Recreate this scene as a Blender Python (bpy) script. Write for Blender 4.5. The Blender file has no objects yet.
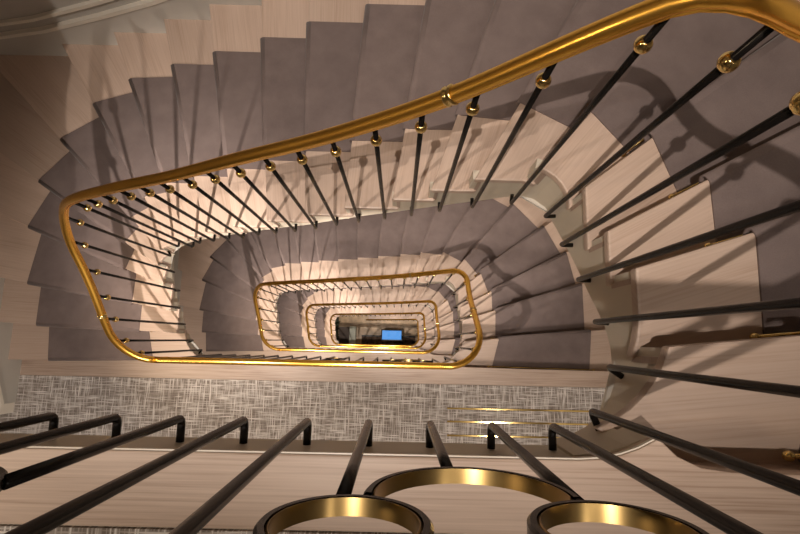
import bpy, bmesh, math, random
from mathutils import Vector, Matrix
random.seed(4)
scene = bpy.context.scene
COL = scene.collection

# ------------------------------------------------------------------ camera
cd = bpy.data.cameras.new('camera'); cam = bpy.data.objects.new('camera', cd); COL.objects.link(cam)
cd.sensor_width = 36.0; cd.lens = 480.0/800*36; cd.clip_start = 0.02; cd.clip_end = 60
cam.matrix_world = Matrix(((0.99975006, -0.02232029, -0.00127643, 0.62666931),
                           (0.02187711, 0.98846833, -0.14983908, -0.23016551),
                           (0.00460616, 0.1497737, 0.98870957, 1.04701591),
                           (0, 0, 0, 1)))
scene.camera = cam
# ------------------------------------------------------------------ world, light, exposure
H = 3.52
w = bpy.data.worlds.new('world'); scene.world = w; w.use_nodes = True
w.node_tree.nodes['Background'].inputs[0].default_value = (1, 0.86, 0.72, 1)
w.node_tree.nodes['Background'].inputs[1].default_value = 0.02
scene.view_settings.view_transform = 'Standard'; scene.view_settings.look = 'None'
scene.view_settings.gamma = 1.0; scene.view_settings.exposure = 0.05

def spot(name, loc, target, power, size=1.9, blend=0.6, radius=0.03, col=(1, 0.89, 0.79)):
    l = bpy.data.lights.new(name, 'SPOT'); l.energy = power; l.spot_size = size; l.spot_blend = blend
    l.shadow_soft_size = radius; l.color = col
    o = bpy.data.objects.new(name, l); COL.objects.link(o); o.location = loc
    o.rotation_euler = (Vector(target)-Vector(loc)).to_track_quat('-Z', 'Y').to_euler()
    return o
# recessed spotlights in the ceiling of each landing, by the edge of the well
for n in range(5):
    zc = 2.75 - H*n; k = 1.0
    spot('ceiling_spotlight', (0.30, -0.72, zc), (1.08, 1.75, zc-4.2), 330*k, 1.08, 0.8, 0.013)
    spot('ceiling_spotlight', (-0.75, -0.72, zc), (-0.75, 1.85, zc-4.2), 255*k, 1.32, 0.8, 0.013)
    spot('ceiling_spotlight', (1.35, -0.72, zc), (1.75, 0.9, zc-3.6), 50*k, 1.1, 0.9, 0.04)
    # lamps further back over the landing, which also reach the treads at either end
    spot('landing_light', (-2.1, -1.5, zc+0.35), (-2.1, -0.75, zc-3), (6 if n == 0 else 85), 1.5, 0.9, 0.12)
    spot('landing_light', (0.2, -1.75, zc+0.35), (0.2, -1.35, zc-3), (22 if n == 0 else 130), 2.3, 0.6, 0.12)
    spot('landing_light', (2.1, -1.5, zc+0.35), (2.1, -0.9, zc-3), (25 if n == 0 else 60), 2.3, 0.6, 0.12)

    # warm wall lamp on the left wall of the landing
    spot('wall_lamp', (-2.58, -0.72, 2.1-H*n), (0.3, 0.15, -0.3-H*n), 75, 1.3, 0.9, 0.12, (1, 0.74, 0.46))

# ------------------------------------------------------------------ materials
def new_mat(name):
    m = bpy.data.materials.new(name); m.use_nodes = True
    nt = m.node_tree; return m, nt, nt.nodes['Principled BSDF']
def ramp(nt, fac, stops):
    r = nt.nodes.new('ShaderNodeValToRGB'); el = r.color_ramp.elements
    el[0].position, el[0].color = stops[0][0], (*stops[0][1], 1)
    el[1].position, el[1].color = stops[-1][0], (*stops[-1][1], 1)
    for p, c in stops[1:-1]:
        e = el.new(p); e.color = (*c, 1)
    nt.links.new(fac, r.inputs[0]); return r.outputs[0]
def noise(nt, coord, scale, detail=4, mapping=None, rough=0.55):
    n = nt.nodes.new('ShaderNodeTexNoise'); n.inputs['Scale'].default_value = scale
    n.inputs['Detail'].default_value = detail; n.inputs['Roughness'].default_value = rough
    if mapping:
        mp = nt.nodes.new('ShaderNodeMapping'); mp.inputs['Scale'].default_value = mapping
        nt.links.new(coord, mp.inputs[0]); coord = mp.outputs[0]
    nt.links.new(coord, n.inputs['Vector']); return n.outputs['Fac']
def math_node(nt, op, a, b):
    n = nt.nodes.new('ShaderNodeMath'); n.operation = op
    for i, v in enumerate((a, b)):
        if isinstance(v, (int, float)): n.inputs[i].default_value = v
        else: nt.links.new(v, n.inputs[i])
    return n.outputs[0]
def bump(nt, p, h, s, d=0.002):
    b = nt.nodes.new('ShaderNodeBump'); b.inputs['Strength'].default_value = s; b.inputs['Distance'].default_value = d
    nt.links.new(h, b.inputs['Height']); nt.links.new(b.outputs[0], p.inputs['Normal'])
def flat(name, col, rough=0.5, metal=0.0, var=0.08, scale=6.0):
    m, nt, p = new_mat(name)
    tc = nt.nodes.new('ShaderNodeTexCoord')
    f = noise(nt, tc.outputs['Object'], scale)
    a = tuple(c*(1-var) for c in col); b = tuple(min(1, c*(1+var)) for c in col)
    nt.links.new(ramp(nt, f, [(0.3, a), (0.7, b)]), p.inputs['Base Color'])
    p.inputs['Roughness'].default_value = rough; p.inputs['Metallic'].default_value = metal
    return m
def wood(name, dark, light, rough=0.42, st=(0.28, 0.47, 0.72)):
    m, nt, p = new_mat(name)
    uv = nt.nodes.new('ShaderNodeUVMap'); uv.uv_map = 'grain'
    fine = noise(nt, uv.outputs[0], 1.0, 5, (2.5, 150.0, 1))
    wide = noise(nt, uv.outputs[0], 1.0, 3, (1.0, 9.0, 1))
    f = math_node(nt, 'ADD', math_node(nt, 'MULTIPLY', fine, 0.6), math_node(nt, 'MULTIPLY', wide, 0.4))
    mid = tuple((a*0.4+b*0.6) for a, b in zip(dark, light))
    oi = nt.nodes.new('ShaderNodeObjectInfo'); hs = nt.nodes.new('ShaderNodeHueSaturation')     # every board a little different
    nt.links.new(math_node(nt, 'ADD', math_node(nt, 'MULTIPLY', oi.outputs['Random'], 0.22), 0.87), hs.inputs['Value'])
    nt.links.new(ramp(nt, f, [(st[0], dark), (st[1], mid), (st[2], light)]), hs.inputs['Color'])
    nt.links.new(hs.outputs['Color'], p.inputs['Base Color'])
    p.inputs['Roughness'].default_value = rough
    bump(nt, p, fine, 0.25, 0.001)
    return m
BORDER = wood('limed_oak_border', (0.36, 0.245, 0.18), (0.60, 0.46, 0.37), 0.42, (0.36, 0.47, 0.62))
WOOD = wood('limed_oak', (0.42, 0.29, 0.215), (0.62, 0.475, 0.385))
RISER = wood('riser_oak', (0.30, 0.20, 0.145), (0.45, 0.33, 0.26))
def velvet(name, a, b):
    m, nt, p = new_mat(name)
    tc = nt.nodes.new('ShaderNodeTexCoord')
    big = noise(nt, tc.outputs['Object'], 9.0, 4); fine = noise(nt, tc.outputs['Object'], 260.0, 2)
    f = math_node(nt, 'ADD', math_node(nt, 'MULTIPLY', big, 0.6), math_node(nt, 'MULTIPLY', fine, 0.4))
    nt.links.new(ramp(nt, f, [(0.3, a), (0.7, b)]), p.inputs['Base Color'])
    p.inputs['Roughness'].default_value = 0.95
    p.inputs['Sheen Weight'].default_value = 0.1; p.inputs['Sheen Roughness'].default_value = 0.3
    bump(nt, p, fine, 0.4, 0.002); return m
VELVET = velvet('mauve_grey_velvet', (0.142, 0.106, 0.098), (0.202, 0.154, 0.142))
def weave(name):
    m, nt, p = new_mat(name)
    tc = nt.nodes.new('ShaderNodeTexCoord')
    a = noise(nt, tc.outputs['Object'], 1.0, 2, (7.0, 190.0, 1), 0.45)
    b = noise(nt, tc.outputs['Object'], 1.0, 2, (190.0, 7.0, 1), 0.45)
    g = noise(nt, tc.outputs['Object'], 1.0, 2, (11.0, 14.0, 1), 0.5)
    f = math_node(nt, 'ADD', math_node(nt, 'MAXIMUM', a, b), math_node(nt, 'MULTIPLY', math_node(nt, 'SUBTRACT', g, 0.5), 0.13))
    nt.links.new(ramp(nt, f, [(0.46, (0.20, 0.165, 0.14)), (0.56, (0.40, 0.35, 0.315)), (0.66, (0.74, 0.69, 0.65))]), p.inputs['Base Color'])
    p.inputs['Roughness'].default_value = 0.95
    bump(nt, p, f, 0.5, 0.003); return m
WEAVE = weave('crosshatched_weave')
BRASS = flat('polished_brass', (0.98, 0.54, 0.10), 0.27, 1.0, 0.05, 3.0)
BRASSB = flat('bright_brass', (0.86, 0.63, 0.25), 0.12, 1.0, 0.03, 3.0)
AGED = flat('aged_brass', (0.29, 0.195, 0.075), 0.3, 1.0, 0.12, 12)
BLACK = flat('black_iron', (0.005, 0.004, 0.0035), 0.26, 0.0, 0.2, 30)
STRING = flat('cream_grey_paint', (0.62, 0.545, 0.44), 0.5, 0.0, 0.05, 4)
WALL = flat('warm_grey_paint', (0.50, 0.465, 0.42), 0.7, 0.0, 0.04, 2)
BLACK.node_tree.nodes['Principled BSDF'].inputs['Specular IOR Level'].default_value = 0.25
TRIM = flat('cream_gloss', (0.80, 0.74, 0.64), 0.35, 0.0, 0.03, 4)
PLASTER = flat('white_plaster', (0.72, 0.67, 0.60), 0.9, 0.0, 0.03, 2)

# ------------------------------------------------------------------ mesh helpers
def link(name, me, mats, parent=None, loc=(0, 0, 0), kind=None, label=None, cat=None, group=None):
    o = bpy.data.objects.new(name, me); COL.objects.link(o)
    if not isinstance(mats, (list, tuple)): mats = [mats]
    for m in mats: me.materials.append(m)
    o.location = loc
    if parent: o.parent = parent
    tag(o, label, cat, group, kind); return o
def tag(o, label=None, cat=None, group=None, kind=None):
    if label: o['label'] = label
    if cat: o['category'] = cat
    if group: o['group'] = group
    if kind: o['kind'] = kind
def empty(name, loc, label, cat, group=None):
    o = bpy.data.objects.new(name, None); COL.objects.link(o); o.location = loc
    o.empty_display_size = 0.1; tag(o, label, cat, group); return o
def tomesh(bm, name, smooth=False, bevel=0, angle=0.6):
    bmesh.ops.remove_doubles(bm, verts=bm.verts, dist=1e-5)
    bmesh.ops.recalc_face_normals(bm, faces=bm.faces)
    if bevel:
        es = [e for e in bm.edges if len(e.link_faces) == 2 and e.calc_face_angle(0) > 0.7]
        bmesh.ops.bevel(bm, geom=es, offset=bevel, segments=2, affect='EDGES', profile=0.6)
    me = bpy.data.meshes.new(name); bm.to_mesh(me); bm.free()
    if smooth:
        for p in me.polygons: p.use_smooth = True
    return me
def prism(pts, z0, z1, name='slab', bevel=0):
    """pts: plan outline; solid between z0 and z1"""
    bm = bmesh.new()
    a = [bm.verts.new((x, y, z0)) for x, y in pts]; b = [bm.verts.new((x, y, z1)) for x, y in pts]
    n = len(pts)
    bm.faces.new(b); bm.faces.new(a[::-1])
    for i in range(n): bm.faces.new((a[i], a[(i+1) % n], b[(i+1) % n], b[i]))
    return tomesh(bm, name, bevel=bevel)
def box(x0, x1, y0, y1, z0, z1, bevel=0, name='box'):
    return prism([(x0, y0), (x1, y0), (x1, y1), (x0, y1)], z0, z1, name, bevel)
def sweep(path, profile, name, closed=False, caps=True, smooth=True, up=Vector((0, 0, 1))):
    """sweep a closed 2-D profile (lateral, up) along 3-D points"""
    bm = bmesh.new(); rings = []; n = len(path); P = [Vector(p) for p in path]
    for i in range(n):
        if closed: t = P[(i+1) % n]-P[i-1]
        else: t = P[min(i+1, n-1)]-P[max(i-1, 0)]
        t.normalize()
        s = t.cross(up)
        if s.length < 1e-4: s = Vector((1, 0, 0))
        s.normalize(); u = s.cross(t)
        rings.append([bm.verts.new(P[i]+s*a+u*b) for a, b in profile])
    m = len(profile)
    for i in range(n if closed else n-1):
        A, B_ = rings[i], rings[(i+1) % n]
        for j in range(m): bm.faces.new((A[j], A[(j+1) % m], B_[(j+1) % m], B_[j]))
    if caps and not closed:
        bm.faces.new(rings[0]); bm.faces.new(rings[-1][::-1])
    return tomesh(bm, name, smooth)
def tube(path, r, name='rod', seg=10, smooth=True):
    """round bar with parallel transport, for paths that turn vertical"""
    P = [Vector(p) for p in path]; bm = bmesh.new(); rings = []
    nrm = None
    for i in range(len(P)):
        t = (P[min(i+1, len(P)-1)]-P[max(i-1, 0)]).normalized()
        if nrm is None:
            nrm = t.cross(Vector((0, 0, 1)))
            if nrm.length < 1e-3: nrm = Vector((1, 0, 0))
        nrm = (nrm-t*nrm.dot(t)).normalized(); b = t.cross(nrm)
        rings.append([bm.verts.new(P[i]+(nrm*math.cos(2*math.pi*j/seg)+b*math.sin(2*math.pi*j/seg))*r) for j in range(seg)])
    for i in range(len(P)-1):
        for j in range(seg): bm.faces.new((rings[i][j], rings[i][(j+1) % seg], rings[i+1][(j+1) % seg], rings[i+1][j]))
    bm.faces.new(rings[0]); bm.faces.new(rings[-1][::-1])
    return tomesh(bm, name, smooth)
def lathe(profile, c, name, seg=20, axis=Vector((0, 0, 1))):
    bm = bmesh.new(); rot = Vector((0, 0, 1)).rotation_difference(axis).to_matrix(); rings = []
    for r, h in profile:
        rings.append([bm.verts.new(Vector(c)+rot @ Vector((r*math.cos(2*math.pi*j/seg), r*math.sin(2*math.pi*j/seg), h))) for j in range(seg)])
    for i in range(len(rings)-1):
        for j in range(seg): bm.faces.new((rings[i][j], rings[i][(j+1) % seg], rings[i+1][(j+1) % seg], rings[i+1][j]))
    bm.faces.new(rings[0][::-1]); bm.faces.new(rings[-1])
    return tomesh(bm, name, True)
def grain_uv(me, d, seed=0.0):
    """UV with u along direction d (plan) so the grain runs along the board"""
    uv = me.uv_layers.new(name='grain'); d = Vector((d[0], d[1], 0)).normalized(); s = Vector((-d.y, d.x, 0))
    for p in me.polygons:
        for li in p.loop_indices:
            v = me.vertices[me.loops[li].vertex_index].co
            uv.data[li].uv = (v.dot(d)+seed, v.dot(s)+v.z+seed*0.37)

# ------------------------------------------------------------------ plan of the stair
LX, WY = 2.4635, 0.8056
RAD = (0.2531, 0.1151, 0.2007, 0.1984)      # well corners: right-landing, right-far, left-far, left-landing
def rrect(s, off=0.0):
    """point and outward normal on the balustrade line, arclength s of that line, offset outwards"""
    r = RAD; q = [math.pi*v/2 for v in r]
    b1 = WY-r[0]-r[1]; a1 = LX-r[1]-r[2]; b2 = WY-r[2]-r[3]; a2 = LX-r[3]-r[0]
    X, Y = LX/2, WY/2
    segs = [('c', X-r[0], -Y+r[0], -math.pi/2, r[0], q[0]), ('l', X, -Y+r[0], 0, 1, b1),
            ('c', X-r[1], Y-r[1], 0, r[1], q[1]), ('l', X-r[1], Y, -1, 0, a1),
            ('c', -X+r[2], Y-r[2], math.pi/2, r[2], q[2]), ('l', -X, Y-r[2], 0, -1, b2),
            ('c', -X+r[3], -Y+r[3], math.pi, r[3], q[3]), ('l', -X+r[3], -Y, 1, 0, a2)]
    PT = sum(g[5] for g in segs); t = s % PT
    for g in segs:
        if t <= g[5]+1e-9:
            if g[0] == 'c':
                th = g[3]+t/g[4]; n = (math.cos(th), math.sin(th))
                return (g[1]+n[0]*(g[4]+off), g[2]+n[1]*(g[4]+off)), n
            n = (g[4], -g[3]); return (g[1]+g[3]*t+n[0]*off, g[2]+g[4]*t+n[1]*off), n
        t -= g[5]
    return rrect(0, off)
PER = 6.20886; SEND = 0.6759534*PER
KZ = [0.0, -0.20, -0.728, -1.012, -1.352, -1.612, -1.821, -2.036, -2.222, -2.463, -2.92, -3.238, -3.52]
def rail_z(s):
    """height of the balustrade line relative to the landing, any s"""
    n = math.floor(s/PER); u = s-n*PER
    if u >= SEND: return -H-n*H
    x = u/SEND*12; i = min(int(x), 11); f = x-i
    def k(j): return 0.0 if j < 0 else (-H if j > 12 else KZ[j])
    p0, p1, p2, p3 = k(i-1), k(i), k(i+1), k(i+2)
    return 0.5*((2*p1)+(-p0+p2)*f+(2*p0-5*p1+4*p2-p3)*f*f+(-p0+3*p1-3*p2+p3)*f**3)-n*H
HR = 1.213; HB = 1.081
Z0 = 0.09; RISE = H/22
XO, YO = 2.82, 1.95                                  # outer walls
# nosing lines: inner point near the well, outer point on the wall
NOSE = [((1.135, -0.455), (2.83, -0.475)), ((1.25, -0.23), (2.83, -0.07)), ((1.255, -0.025), (2.83, 0.48)),
        ((1.25, 0.115), (2.83, 0.95)), ((1.21, 0.30), (2.83, 1.5)), ((1.14, 0.40), (2.50, 2.06)),
        ((0.93, 0.43), (1.85, 2.06)), ((0.76, 0.43), (1.29, 2.06)), ((0.585, 0.43), (0.83, 2.06)),
        ((0.335, 0.43), (0.455, 2.06)), ((0.10, 0.43), (0.05, 2.06)), ((-0.15, 0.43), (-0.29, 2.06)),
        ((-0.40, 0.43), (-0.69, 2.06)), ((-0.64, 0.43), (-1.08, 2.06)), ((-0.84, 0.43), (-1.54, 2.06)),
        ((-1.03, 0.43), (-2.05, 2.06)), ((-1.18, 0.42), (-2.82, 2.06)), ((-1.255, 0.30), (-2.83, 1.33)),
        ((-1.255, 0.16), (-2.83, 0.78)), ((-1.255, -0.03), (-2.83, 0.23)), ((-1.255, -0.215), (-2.83, -0.155)),
        ((-1.13, -0.43), (-2.83, -0.48))]
def to_wall(i, o):      # carry each line on to the wall it meets
    x, y = o
    if abs(y-2.06) < 1e-6:
        f = (YO-i[1])/(y-i[1]); x, y = i[0]+(x-i[0])*f, YO
    return (max(-XO, min(XO, x)), y)
NOSE = [(i, to_wall(i, o)) for i, o in NOSE]
def s_of(pt):
    best = min(range(0, 2600), key=lambda i: (rrect(SEND*(-0.02+i/2500.0), 0.03)[0][0]-pt[0])**2+(rrect(SEND*(-0.02+i/2500.0), 0.03)[0][1]-pt[1])**2)
    return SEND*(-0.02+best/2500.0)
def t_of(pt):      # outer path: right wall up, far wall leftwards, left wall down; t=0 at (XO,-0.6)
    x, y = pt
    if abs(x-XO) < 1e-3: return y+0.6
    if abs(y-YO) < 1e-3: return YO+0.6+(XO-x)
    return YO+0.6+2*XO+(YO-y)
def outer(t):
    a = YO+0.6
    g = 0.004
    if t <= a: return (XO-g, min(t-0.6, YO-g))
    if t <= a+2*XO: return (max(g-XO, min(XO-g, XO-(t-a))), YO-g)
    return (g-XO, YO-(t-a-2*XO))
def pitch(t):
    if t <= T[0]: return Z0
    for k in range(21):
        if t <= T[k+1]: return zn(k+1)-RISE*(t-T[k])/(T[k+1]-T[k])
    return Z0-H
S = [s_of(i) for i, o in NOSE]; T = [t_of(o) for i, o in NOSE]
def zn(k): return Z0-(k-1)*RISE                      # height of nosing k (1..22); tread k is at zn(k+1)

# runner edges: rounded outlines cut by the nosing lines
def round_dist(p, hx, hy, r):
    qx, qy = abs(p[0])-hx+r, abs(p[1])-hy+r
    return math.hypot(max(qx, 0), max(qy, 0))+min(max(qx, qy), 0)-r
def cut(k, hx, hy, r):
    (ax, ay), (bx, by) = NOSE[k-1]; lo, hi = 0.0, 1.0
    for _ in range(50):
        m = (lo+hi)/2; p = (ax+(bx-ax)*m, ay+(by-ay)*m)
        if round_dist(p, hx, hy, r) < 0: lo = m
        else: hi = m
    return Vector((ax+(bx-ax)*lo, ay+(by-ay)*lo))
RIN = [cut(k, 1.590, 0.80, 0.62) for k in range(1, 23)]
ROUT = [cut(k, 2.475, 1.59, 1.40) for k in range(1, 23)]

BARS = [(-1.0684,0,0),(-0.9361,0,0),(-0.8017,0,0),(-0.6693,0,0),(-0.5369,0,0),(-0.4086,0,0),(-0.2803,0,0),(-0.1518,0,0),(-0.0234,0,0),
 (0.1003,1,-0.0964),(0.2489,1,-0.2564),(0.3851,1,-0.4416),(0.5315,1,-0.5702),(0.6834,1,-0.7247),(0.8419,1,-0.9113),(0.9981,1,-1.0954),
 (1.1647,1,-1.1782),(1.3143,1,-1.259),(1.4504,1,-1.3554),(1.5895,1,-1.4269),(1.7323,1,-1.5109),(1.8638,1,-1.5947),(1.9978,1,-1.6967),
 (2.1356,1,-1.7846),(2.2666,1,-1.8411),(2.3927,1,-1.9109),(2.5234,1,-2.0129),(2.6413,1,-2.0822),(2.7621,1,-2.1426),(2.8905,1,-2.2203),
 (3.0067,1,-2.2881),(3.112,1,-2.3792),(3.2788,1,-2.6158),(3.4026,1,-2.8081),(3.5398,1,-2.9507),(3.6843,1,-3.0589),(3.8192,1,-3.16),
 (3.9587,1,-3.33),(4.0654,1,-3.40)]
for i in range(1, 8): BARS.insert(0, (-1.0684-0.1325*i, 0, 0))
def tread_z(s):
    for k in range(21, 0, -1):
        if s >= S[k-1]: return zn(k+1)
    return Z0
def hook_z(s, z): return min(z, tread_z(s)-0.075)
_hk = [(s, hook_z(s, z)) for s, f, z in BARS]
def string_bottom(s):
    pts = [(-9, 0.0)]+_hk+[(SEND, -H), (99, -H)]
    acc = 0
    for ds in (-0.12, -0.06, 0, 0.06, 0.12):
        q = s+ds
        for (a, za), (b, zb) in zip(pts, pts[1:]):
            if a <= q <= b:
                acc += za+(zb-za)*(q-a)/(b-a); break
    return min(acc/5, tread_z(s)-0.06)-0.055

# ------------------------------------------------------------------ shared meshes of one storey
def tread_mesh(k):
    s0, s1 = S[k-1]-0.03, S[k]; t0, t1 = T[k-1]-0.035, T[k]
    inn = [rrect(s0+(s1-s0)*i/6, 0.032)[0] for i in range(7)]
    inn[-1] = NOSE[k][0] if k == 21 else inn[-1]
    ts = [t0]+[c for c in (YO+0.6, YO+0.6+2*XO) if t0 < c < t1]+[t1]
    out = [outer(t) for t in ts]
    if k == 1: out = [(1.13, -0.455), (1.2, -0.49), (1.27, -0.505), (XO-0.004, -0.505)]+out[1:]
    me = prism(inn+out[::-1], zn(k+1)-0.036, zn(k+1), 'tread', bevel=0.007)
    a, b = Vector(NOSE[k][0]), Vector(NOSE[k][1]); grain_uv(me, b-a, k*1.7); return me
def riser_mesh(k):
    ds = 0.022
    def line(d): return Vector(rrect(S[k-1]-d, 0.04)[0]), Vector(outer(T[k-1]-d*1.2))
    (a, b), (c, e) = line(ds), line(ds+0.016)
    if k == 1:
        fr = [(1.13, -0.428), (1.165, -0.457), (1.21, -0.477), (1.27, -0.484), (XO-0.004, -0.493)]
        me = prism(fr+[(x, y-0.012) for x, y in fr[::-1]], zn(2)-0.005, zn(1)-0.034, 'riser'); grain_uv(me, (1, 0), 2.3); return me
    me = prism([a, b, e, c], zn(k+1)-0.01, zn(k)-0.03, 'riser'); grain_uv(me, b-a, k*2.3); return me
def string_mesh():
    bm = bmesh.new(); rows = []
    ss = sorted(set([-0.0]+[S[k] for k in range(22)]+[S[k]-1e-4 for k in range(22)]+[SEND*i/90 for i in range(91)]))
    for s in ss:
        top = (tread_z(s) if S[0] <= s < S[21] else (Z0 if s < S[0] else Z0-H))-0.034
        bot = string_bottom(s)
        a, b = rrect(s, 0.045)[0], rrect(s, 0.085)[0]
        rows.append([bm.verts.new((*a, bot)), bm.verts.new((*a, top)), bm.verts.new((*b, top)), bm.verts.new((*b, bot))])
    for A, B_ in zip(rows, rows[1:]):
        for j in range(4): bm.faces.new((A[j], A[(j+1) % 4], B_[(j+1) % 4], B_[j]))
    bm.faces.new(rows[0]); bm.faces.new(rows[-1][::-1])
    return tomesh(bm, 'string')
def soffit_mesh(k1=22):
    bm = bmesh.new(); rows = []
    for k in range(1, k1+1):
        a = rrect(S[k-1], 0.06)[0]; b = outer(T[k-1]); zi = string_bottom(S[k-1])+0.02; zo = zn(k+1)-0.14
        rows.append([Vector((*a, zi)), Vector((*b, zo))])
    R = [[bm.verts.new(p) for p in r]+[bm.verts.new(p-Vector((0, 0, 0.015))) for p in r[::-1]] for r in rows]
    for A, B_ in zip(R, R[1:]):
        for j in range(4): bm.faces.new((A[j], A[(j+1) % 4], B_[(j+1) % 4], B_[j]))
    bm.faces.new(R[0]); bm.faces.new(R[-1][::-1])
    return tomesh(bm, 'soffit')
def runner_mesh(k1=22):
    """strip of carpet that goes down each riser, over each tread and round each nosing"""
    L, R_ = [], []
    for k in range(1, k1+1):
        a, b = RIN[k-1], ROUT[k-1]; d = (b-a).normalized(); up = Vector((d.y, -d.x))      # uphill
        if up.dot(Vector(NOSE[k-2][0])-Vector(NOSE[k-1][0]) if k > 1 else Vector((0, -1))) < 0: up = -up
        z = zn(k); e = 0.006
        sec = [(0.002, z+e), (-0.009, z+0.002), (-0.015, z-0.008), (-0.014, z-0.024), (-0.005, z-0.038), (0.008, z-0.045), (0.017, z-0.050), (0.017, z-RISE+0.02), (0.010, z-RISE+e)]
        if k > 1: sec.insert(0, (0.016, z+e+0.001))
        if k == 1: sec = sec[5:]
        if k == k1 and k1 == 22: sec = sec[:-1]
        for off, zz in sec:
            L.append(Vector((*(a+up*off), zz))); R_.append(Vector((*(b+up*off), zz)))
    bm = bmesh.new()
    A = [bm.verts.new(p) for p in L]; B_ = [bm.verts.new(p) for p in R_]
    for i in range(len(A)-1): bm.faces.new((A[i], A[i+1], B_[i+1], B_[i]))
    bmesh.ops.recalc_face_normals(bm, faces=bm.faces)
    if sum((f.normal.z*f.calc_area() for f in bm.faces)) < 0: bmesh.ops.reverse_faces(bm, faces=bm.faces)
    me = bpy.data.meshes.new('runner'); bm.to_mesh(me); bm.free()
    for p in me.polygons: p.use_smooth = p.area < 0.035
    return me
def rod_meshes(k):
    a, b = RIN[k-1], ROUT[k-1]; d = (b-a).normalized(); up = Vector((d.y, -d.x))
    if up.dot(Vector(NOSE[k-2][0])-Vector(NOSE[k-1][0]) if k > 1 else Vector((0, -1))) < 0: up = -up
    z = zn(k)-RISE+0.020
    p = a-d*0.035+up*0.004; q = b+d*0.035+up*0.004
    rod = tube([(*p, z), (*((p+q)/2), z), (*q, z)], 0.0055, 'rod', 8)
    ball = [(0.004, -0.012), (0.008, -0.010), (0.0115, -0.004), (0.0115, 0.004), (0.008, 0.010), (0.003, 0.013)]
    f1 = lathe(ball, (*p, z), 'finial', 12, Vector((*(-d), 0))); f2 = lathe(ball, (*q, z), 'finial', 12, Vector((*d, 0)))
    return rod, f1, f2
def rail_profile():
    h = [(0, .023), (.010, .0215), (.018, .0165), (.0235, .008), (.0245, 0), (.0225, -.006), (.0195, -.009), (.0215, -.012), (.0215, -.016), (.0180, -.019), (.010, -.021), (0, -.0215)]
    h = [(a*0.93, b*0.93) for a, b in h]
    return h+[(-a, b) for a, b in h[-2:0:-1]]
def bar_mesh(s, z, top=None, base=None):
    (x, y), n = rrect(s, 0.0)
    zt = (rail_z(s)+HR-0.018) if top is None else top
    if base is not None: return tube([(x, y, base), (x, y, (base+zt)/2), (x, y, zt)], 0.0085, 'baluster', 10)
    r = 0.014; f = 0.048; pts = [(x+n[0]*f, y+n[1]*f, z), (x+n[0]*r, y+n[1]*r, z)]
    for i in range(1, 5):
        a = i/4*math.pi/2; pts.append((x+n[0]*r*(1-math.sin(a)), y+n[1]*r*(1-math.sin(a)), z+r*(1-math.cos(a))))
    pts += [(x, y, z+0.1+(zt-z-0.1)*j/3) for j in range(4)]
    return tube(pts, 0.0085, 'baluster', 10)
COLLAR = [(0.010, -0.017), (0.013, -0.0155), (0.0185, -0.007), (0.0195, 0), (0.0185, 0.007), (0.013, 0.0155), (0.010, 0.017)]
FERR = [(0.024, -0.014), (0.0275, -0.012), (0.0275, -0.006), (0.0255, -0.003), (0.0255, 0.003), (0.0275, 0.006), (0.0275, 0.012), (0.024, 0.014)]

MT = {k: tread_mesh(k) for k in range(1, 22)}; MRI = {k: riser_mesh(k) for k in range(1, 23)}
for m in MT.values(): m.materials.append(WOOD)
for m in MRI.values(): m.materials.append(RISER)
MST = string_mesh(); MST.materials.append(STRING)
MSO = soffit_mesh(); MSO.materials.append(PLASTER)
MRU = runner_mesh(); MRU.materials.append(VELVET)
MRO = {k: rod_meshes(k) for k in range(1, 23)}
for t in MRO.values():
    for m in t: m.materials.append(BRASSB)
RB = {8: 0, 9: 0, 12: 1, 13: 2, 14: 3}
def bar_set():
    out = []
    for i, (s, f, z) in enumerate(BARS):
        j = i-7-3                                    # number along the straight landing run
        col = lathe(COLLAR, (*rrect(s)[0], rail_z(s)+HB), 'collar', 16) if i != 13 else None
        zz = hook_z(s, z)
        pieces = [bar_mesh(s, zz)]
        x = rrect(s)[0][0]
        if not f and x > -0.15 and i in RB:          # bars that stop at the ring ornament and start again above it
            cx, cz, r = RINGS[RB[i]]; h = math.sqrt(max(r*r-(x-cx)**2, 0))
            pieces = [bar_mesh(s, zz, top=cz-h+0.003)]
            if r < 0.1: pieces.append(bar_mesh(s, zz, base=cz+h-0.003))
        out.append((s, pieces, col))
    return out
RINGS = [(0.106, 0.496, 0.080)]
for cx in (0.705,):
    RINGS += [(cx-0.122, 0.584, 0.080), (cx+0.006, 0.499, 0.118), (cx+0.124, 0.586, 0.080)]
def ring_mesh(cx, cz, r0, r1, wd, full=True, y=-WY/2):
    bm = bmesh.new(); rows = []; N = 64 if full else 33
    for i in range(N):
        a = 2*math.pi*i/64+math.pi; c, sn = math.cos(a), math.sin(a)
        rows.append([bm.verts.new((cx+c*r, y+d, cz+sn*r)) for r, d in
                     ((r0, -wd), (r1-0.003, -wd), (r1, -wd+0.003), (r1, wd-0.003), (r1-0.003, wd), (r0, wd))])
    for i in range(N if full else N-1):
        A, B_ = rows[i], rows[(i+1) % N]
        for j in range(6): bm.faces.new((A[j], A[(j+1) % 6], B_[(j+1) % 6], B_[j]))
    if not full: bm.faces.new(rows[0]); bm.faces.new(rows[-1][::-1])
    me = tomesh(bm, 'ring', True); me.set_sharp_from_angle(angle=0.5); return me
MRING = []
for cx, cz, r in RINGS:
    a = ring_mesh(cx, cz, r-0.009, r, 0.0095, r < 0.1); a.materials.append(BLACK)
    b = ring_mesh(cx, cz, r-0.0125, r-0.0088, 0.0092, r < 0.1); b.materials.append(AGED)
    MRING.append((a, b))
MB = bar_set()
for s, ps, c in MB:
    if c: c.materials.append(BRASSB)
    for m in ps: m.materials.append(BLACK)
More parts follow.
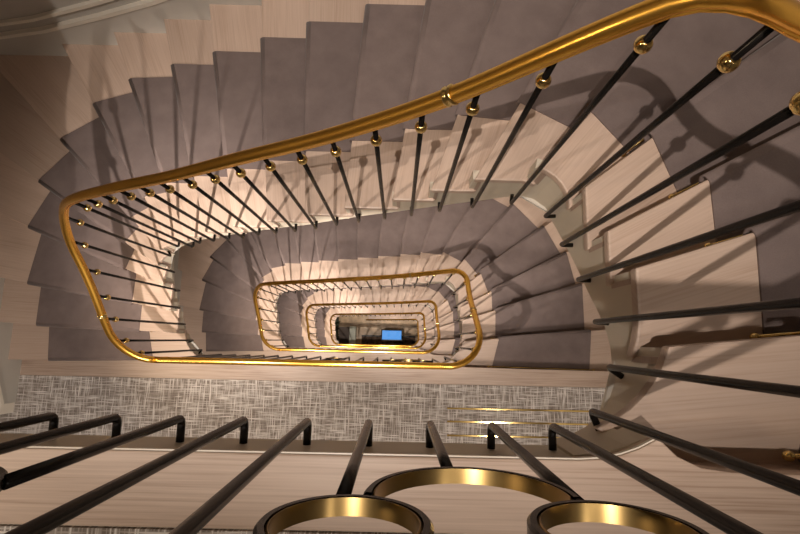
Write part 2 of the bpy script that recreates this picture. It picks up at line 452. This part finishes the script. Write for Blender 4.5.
# ------------------------------------------------------------------ building shell
TOPZ = 3.46; BOTZ = Z0-4*H-13*RISE
LOWER = 4
link('wall_far', box(-XO-0.2, XO+0.2, YO, YO+0.2, BOTZ, TOPZ), WALL, kind='structure')
link('wall_right', box(XO, XO+0.2, -2.9, YO, BOTZ, TOPZ), WALL, kind='structure')
link('wall_left', box(-XO-0.2, -XO, -0.86, YO, BOTZ, TOPZ), WALL, kind='structure')
link('wall_corridor', box(-4.4, XO+0.2, -3.1, -2.9, BOTZ, TOPZ), WALL, kind='structure')
link('wall_end', box(-4.6, -4.4, -3.1, 0.6, BOTZ, TOPZ), WALL, kind='structure')
link('wall_passage', box(-4.4, -XO-0.2, 0.4, 0.6, BOTZ, TOPZ), WALL, kind='structure')
link('ceiling', box(-4.6, XO+0.2, -3.1, YO+0.2, TOPZ, TOPZ+0.15), PLASTER, kind='structure')
arcR = [rrect(s, 0.045)[0] for s in (0, 0.035, 0.07, 0.10, 0.137)]
arcL = [rrect(SEND-s, 0.045)[0] for s in (0.10, 0.06, 0.03, 0)]
def shrink(pts, d): return [(x, y-d) for x, y in pts]
edge = [(-XO, -0.475), (-1.135, -0.425)]+[p for p in arcL if p[0] > -1.12]+arcR+[(1.165, -0.437), (1.21, -0.457), (1.27, -0.464), (XO, -0.475)]
names = ['topmost', 'second', 'third', 'fourth', 'lowest']
for n in range(0, LOWER+1):
    z = -n*H
    slab = [(-4.4, -2.9), (XO, -2.9), (XO, -0.60)]+[(1.3, -0.60), (-1.3, -0.60), (-XO, -0.60), (-XO-0.0, -0.86), (-XO-0.2, -0.86), (-XO-0.2, 0.4), (-4.4, 0.4)]
    link('floor', prism(slab, z-0.21, z+Z0-0.006), PLASTER, kind='structure')
    ed = [(x, y) for x, y in edge]
    nose = prism([(x, y-0.002) for x, y in ed]+[(XO, -0.622 if n else -0.585), (-XO, -0.622 if n else -0.585)], z+Z0-0.036, z+Z0, 'border', bevel=0.003); grain_uv(nose, (1, 0), n*3.1)
    link('trim_1', nose, BORDER, kind='structure')
    link('trim_7', prism([(x, y+0.001) for x, y in ed[1:-4]]+[(1.13, -0.59), (-1.13, -0.59)], z+Z0-0.014, z+Z0-0.005), TRIM, kind='structure')
    link('trim_2', prism([(x, y-0.006) for x, y in ed[1:-4]]+[(1.13, -0.60), (-1.13, -0.60)], z-0.062, z+Z0-0.015), STRING, kind='structure')
    wv = prism([(-4.39, -2.89), (XO-0.005, -2.89), (XO-0.005, -0.624 if n else -0.587), (-XO+0.004, -0.624 if n else -0.587), (-XO+0.004, -0.864), (-XO-0.204, -0.864), (-XO-0.204, 0.39), (-4.39, 0.39)], z+Z0-0.006, z+Z0+0.004, 'carpet')
    link('landing_carpet', wv, WEAVE, label='crosshatched grey and white woven carpet on the %s landing' % names[n], cat='carpet')
link('floor', box(-4.4, XO, -2.9, YO, BOTZ-0.2, BOTZ), flat('tan_stone', (0.52, 0.36, 0.21), 0.35, 0, 0.35, 4), kind='structure')

# ------------------------------------------------------------------ stairs
ORD = ['first', 'second', 'third', 'fourth', 'fifth', 'sixth', 'seventh', 'eighth', 'ninth', 'tenth', 'eleventh', 'twelfth', 'thirteenth', 'fourteenth',
       'fifteenth', 'sixteenth', 'seventeenth', 'eighteenth', 'nineteenth', 'twentieth', 'twenty-first', 'twenty-second']
FL = ['uppermost', 'second', 'third', 'fourth', 'bottom']
def child(name, me, parent):
    o = bpy.data.objects.new(name, me); COL.objects.link(o); o.parent = parent; return o
MB_LAST = None
for n in range(LOWER+1):
    z = -n*H; full = n < LOWER; K = 22 if full else 13
    f = empty('stair_flight', (0, 0, z), 'pale oak winding stair flight, the %s of five going down the well' % FL[n], 'staircase')
    for k in range(1, min(K, 22)): child('tread', MT[k], f)
    for k in range(1, K+1): child('riser', MRI[k], f)
    if full:
        child('string', MST, f); child('soffit', MSO, f); run = MRU
    else:
        me = soffit_mesh(13); me.materials.append(PLASTER); child('soffit', me, f)
        run = runner_mesh(13); run.materials.append(VELVET)
        me = MST.copy(); bm = bmesh.new(); bm.from_mesh(me)
        bmesh.ops.delete(bm, geom=[v for v in bm.verts if v.co.x < -0.42], context='VERTS'); bm.to_mesh(me); bm.free(); child('string', me, f)
    c = child('stair_runner', run, None); c.location = (0, 0, z)
    tag(c, 'mauve grey velvet runner laid down the %s stair flight' % FL[n], 'carpet')
    md = c.modifiers.new('thickness', 'SOLIDIFY'); md.thickness = 0.009; md.offset = -1
    for k in range(1, K+1):
        r = child('stair_rod', MRO[k][0], None); r.location = (0, 0, z)
        tag(r, 'thin brass stair rod at the foot of the %s riser, %s flight down' % (ORD[k-1], FL[n]), 'rod', 'stair rods on the %s flight' % FL[n])
        child('finial', MRO[k][1], r); child('finial', MRO[k][2], r)
    b = empty('balustrade', (0, 0, z), 'black barred balustrade with brass handrail round the well, %s storey' % FL[n], 'balustrade')
    s_end = SEND if full else S[12]+0.03
    s_beg = SEND-PER
    path = []; N = 150
    for i in range(N+1):
        s = s_beg+(s_end-s_beg)*i/N; path.append((*rrect(s)[0], rail_z(s)+HR))
    hr = link('handrail', sweep(path, rail_profile(), 'handrail'), BRASS, b)
    hr['label'] = 'polished brass handrail'
    for s in (1.383, 3.80, 0.56):
        if s < s_end:
            t = Vector((*rrect(s+0.02)[0], rail_z(s+0.02)))-Vector((*rrect(s-0.02)[0], rail_z(s-0.02)))
            link('joint_collar', lathe(FERR, (*rrect(s)[0], rail_z(s)+HR), 'joint_collar', 20, t.normalized()), BRASSB, hr)
    for i, (s, ps, cme) in enumerate(MB):
        if s > s_end: continue
        for m in ps: o = child('baluster', m, b)
        if cme: child('collar', cme, o)
    for a, l in MRING:
        o = child('ring', a, b); o['label'] = 'flat black ring lined with brass'; q = child('lining', l, o); q['label'] = 'brass lining'

# ------------------------------------------------------------------ skirting, wall mouldings
def skirt_path(t0, t1, off, dz, n=2):
    ts = sorted(set([t0, t1]+[t for t in T if t0 < t < t1])); out = []
    for t in ts:
        x, y = outer(t); out.append((x, y, t))
    return [(x, y, pitch(t)+dz) for x, y, t in out]
def board(pts, inward, h0, h1, th):
    bm = bmesh.new(); rows = []
    ix, iy = inward
    for x, y, z in pts:
        rows.append([bm.verts.new((x+ix*a, y+iy*a, z+b)) for a, b in ((-0.004, h0), (th, h0), (th, h1), (-0.004, h1))])
    for A, B_ in zip(rows, rows[1:]):
        for j in range(4): bm.faces.new((A[j], A[(j+1) % 4], B_[(j+1) % 4], B_[j]))
    bm.faces.new(rows[0]); bm.faces.new(rows[-1][::-1])
    return tomesh(bm, 'board')
a1 = YO+0.6; a2 = a1+2*XO
SK = flat('skirting_paint', (0.55, 0.52, 0.47), 0.45, 0.0, 0.04, 3)
for n in range(2):
    for nm, t0, t1, inn in (('right', T[0]+0.02, a1, (-1, 0)), ('far', a1+0.01, a2-0.01, (0, -1)), ('left', a2, a2+YO+0.86, (1, 0))):
        z = -n*H; pts = skirt_path(t0, t1, 0, 0)
        o = link('baseboard_'+nm, board(pts, inn, -0.22, 0.155, 0.016), SK, kind='structure', loc=(0, 0, z))
        o = link('trim_3', board(pts, inn, 0.150, 0.182, 0.030), TRIM, kind='structure', loc=(0, 0, z))
        p2 = [p for p in pts]
        if nm == 'left': p2 = [p for p in pts if p[1] > 0.1]
        o = link('trim_4', board(p2, inn, 0.268, 0.296, 0.024), TRIM, kind='structure', loc=(0, 0, z))
    link('trim_5', box(-XO-0.204, -XO+0.012, -0.95, -0.862, -(n+1)*H+Z0+0.004, -(n+1)*H+Z0+0.16, 0.004), TRIM, kind='structure')

# the flight that rises from the camera's landing to the floor above: its underside is a ceiling here
me = soffit_mesh(22); me.materials.append(PLASTER)
link('ceiling', me, [], kind='structure', loc=(0, 0, H))
link('trim_6', MST.copy(), [], kind='structure', loc=(0, 0, H))

# ------------------------------------------------------------------ brass strips on the second landing
for i, y in enumerate((-0.832, -0.946, -1.066)):
    o = link('brass_strip', box(1.087, 2.6, y-0.008, y+0.008, -H+Z0+0.004, -H+Z0+0.010, 0.002), BRASSB)
    tag(o, 'thin brass strip across the woven landing carpet, %s from the wooden edge' % ('nearest', 'second', 'farthest')[i], 'strip', 'brass strips on the second landing')

# ------------------------------------------------------------------ ground floor, seen down the well
G = BOTZ
def glow(name, col, st):
    m, nt, p = new_mat(name); p.inputs['Base Color'].default_value = (0.01, 0.02, 0.04, 1)
    p.inputs['Emission Color'].default_value = (*col, 1); p.inputs['Emission Strength'].default_value = st; return m
rm, nt, p = new_mat('dark_patterned_rug'); tc = nt.nodes.new('ShaderNodeTexCoord')
nt.links.new(ramp(nt, noise(nt, tc.outputs['Object'], 9.0, 5), [(0.35, (0.03, 0.02, 0.015)), (0.62, (0.2, 0.13, 0.09))]), p.inputs['Base Color']); p.inputs['Roughness'].default_value = 0.95
rug = empty('rug', (0.3, -0.6, G), 'dark brown patterned rug on the ground floor below the well', 'rug')
link('pile', box(-0.95, 0.95, -0.50, 0.46, 0.0005, 0.003, name='pile'), rm, rug)
link('border', box(-0.95, 0.95, 0.46, 0.51, 0.0005, 0.004, name='border'), BLACK, rug)
gm = link('mat', box(-1.46, -1.03, -0.8, 0.18, G+0.001, G+0.012), flat('grey_brown_mat', (0.17, 0.135, 0.115), 0.95, 0, 0.15, 8))
tag(gm, 'plain grey brown mat on the ground floor beside the planter', 'mat')
t = empty('screen_table', (0.42, -0.08, G), 'low black table with a lit blue screen on the ground floor', 'table')
link('tabletop', box(-0.36, 0.36, -0.19, 0.19, 0.62, 0.65, 0.006), BLACK, t)
for sx in (-1, 1):
    for sy in (-1, 1): link('leg', box(sx*0.32-0.018, sx*0.32+0.018, sy*0.15-0.018, sy*0.15+0.018, 0.0, 0.62), BLACK, t)
sc = link('screen', box(-0.325, 0.325, -0.15, 0.15, 0.65, 0.657), glow('blue_screen', (0.07, 0.32, 0.8), 0.9), t); sc['label'] = 'glowing blue screen'
b = empty('bench', (-0.94, -0.1, G), 'pale narrow bench on the ground floor at the edge of the rug', 'bench')
cream = flat('pale_upholstery', (0.68, 0.70, 0.60), 0.85, 0, 0.06, 8)
link('seat', box(-0.11, 0.11, -0.32, 0.30, 0.24, 0.40, 0.02), cream, b)
link('plinth', box(-0.09, 0.09, -0.29, 0.27, 0.0, 0.24), TRIM, b)
pl = empty('planter', (-1.56, 0.06, G), 'dark leafy plants in a long trough on the ground floor', 'plant')
link('trough', box(-0.09, 0.09, -0.46, 0.46, 0.0, 0.42, 0.01), BLACK, pl)
bm = bmesh.new()
for i in range(420):
    c = Vector((random.gauss(0, 0.05), random.uniform(-0.46, 0.46), random.uniform(0.40, 0.85)))
    d = Vector((random.gauss(0, 1), random.gauss(0, 1), random.uniform(0.1, 1))).normalized(); sd = d.cross(Vector((random.random(), random.random(), 1))).normalized()
    l = random.uniform(0.08, 0.15); wd = l*0.22
    vs = [bm.verts.new(c+q) for q in (Vector((0, 0, 0)), d*l*0.5+sd*wd, d*l-Vector((0, 0, 0.02)), d*l*0.5-sd*wd)]
    bm.faces.new(vs)
me = bpy.data.meshes.new('foliage'); bm.to_mesh(me); bm.free()
link('foliage', me, flat('dark_leaf', (0.02, 0.032, 0.014), 0.5, 0, 0.4, 20), pl)
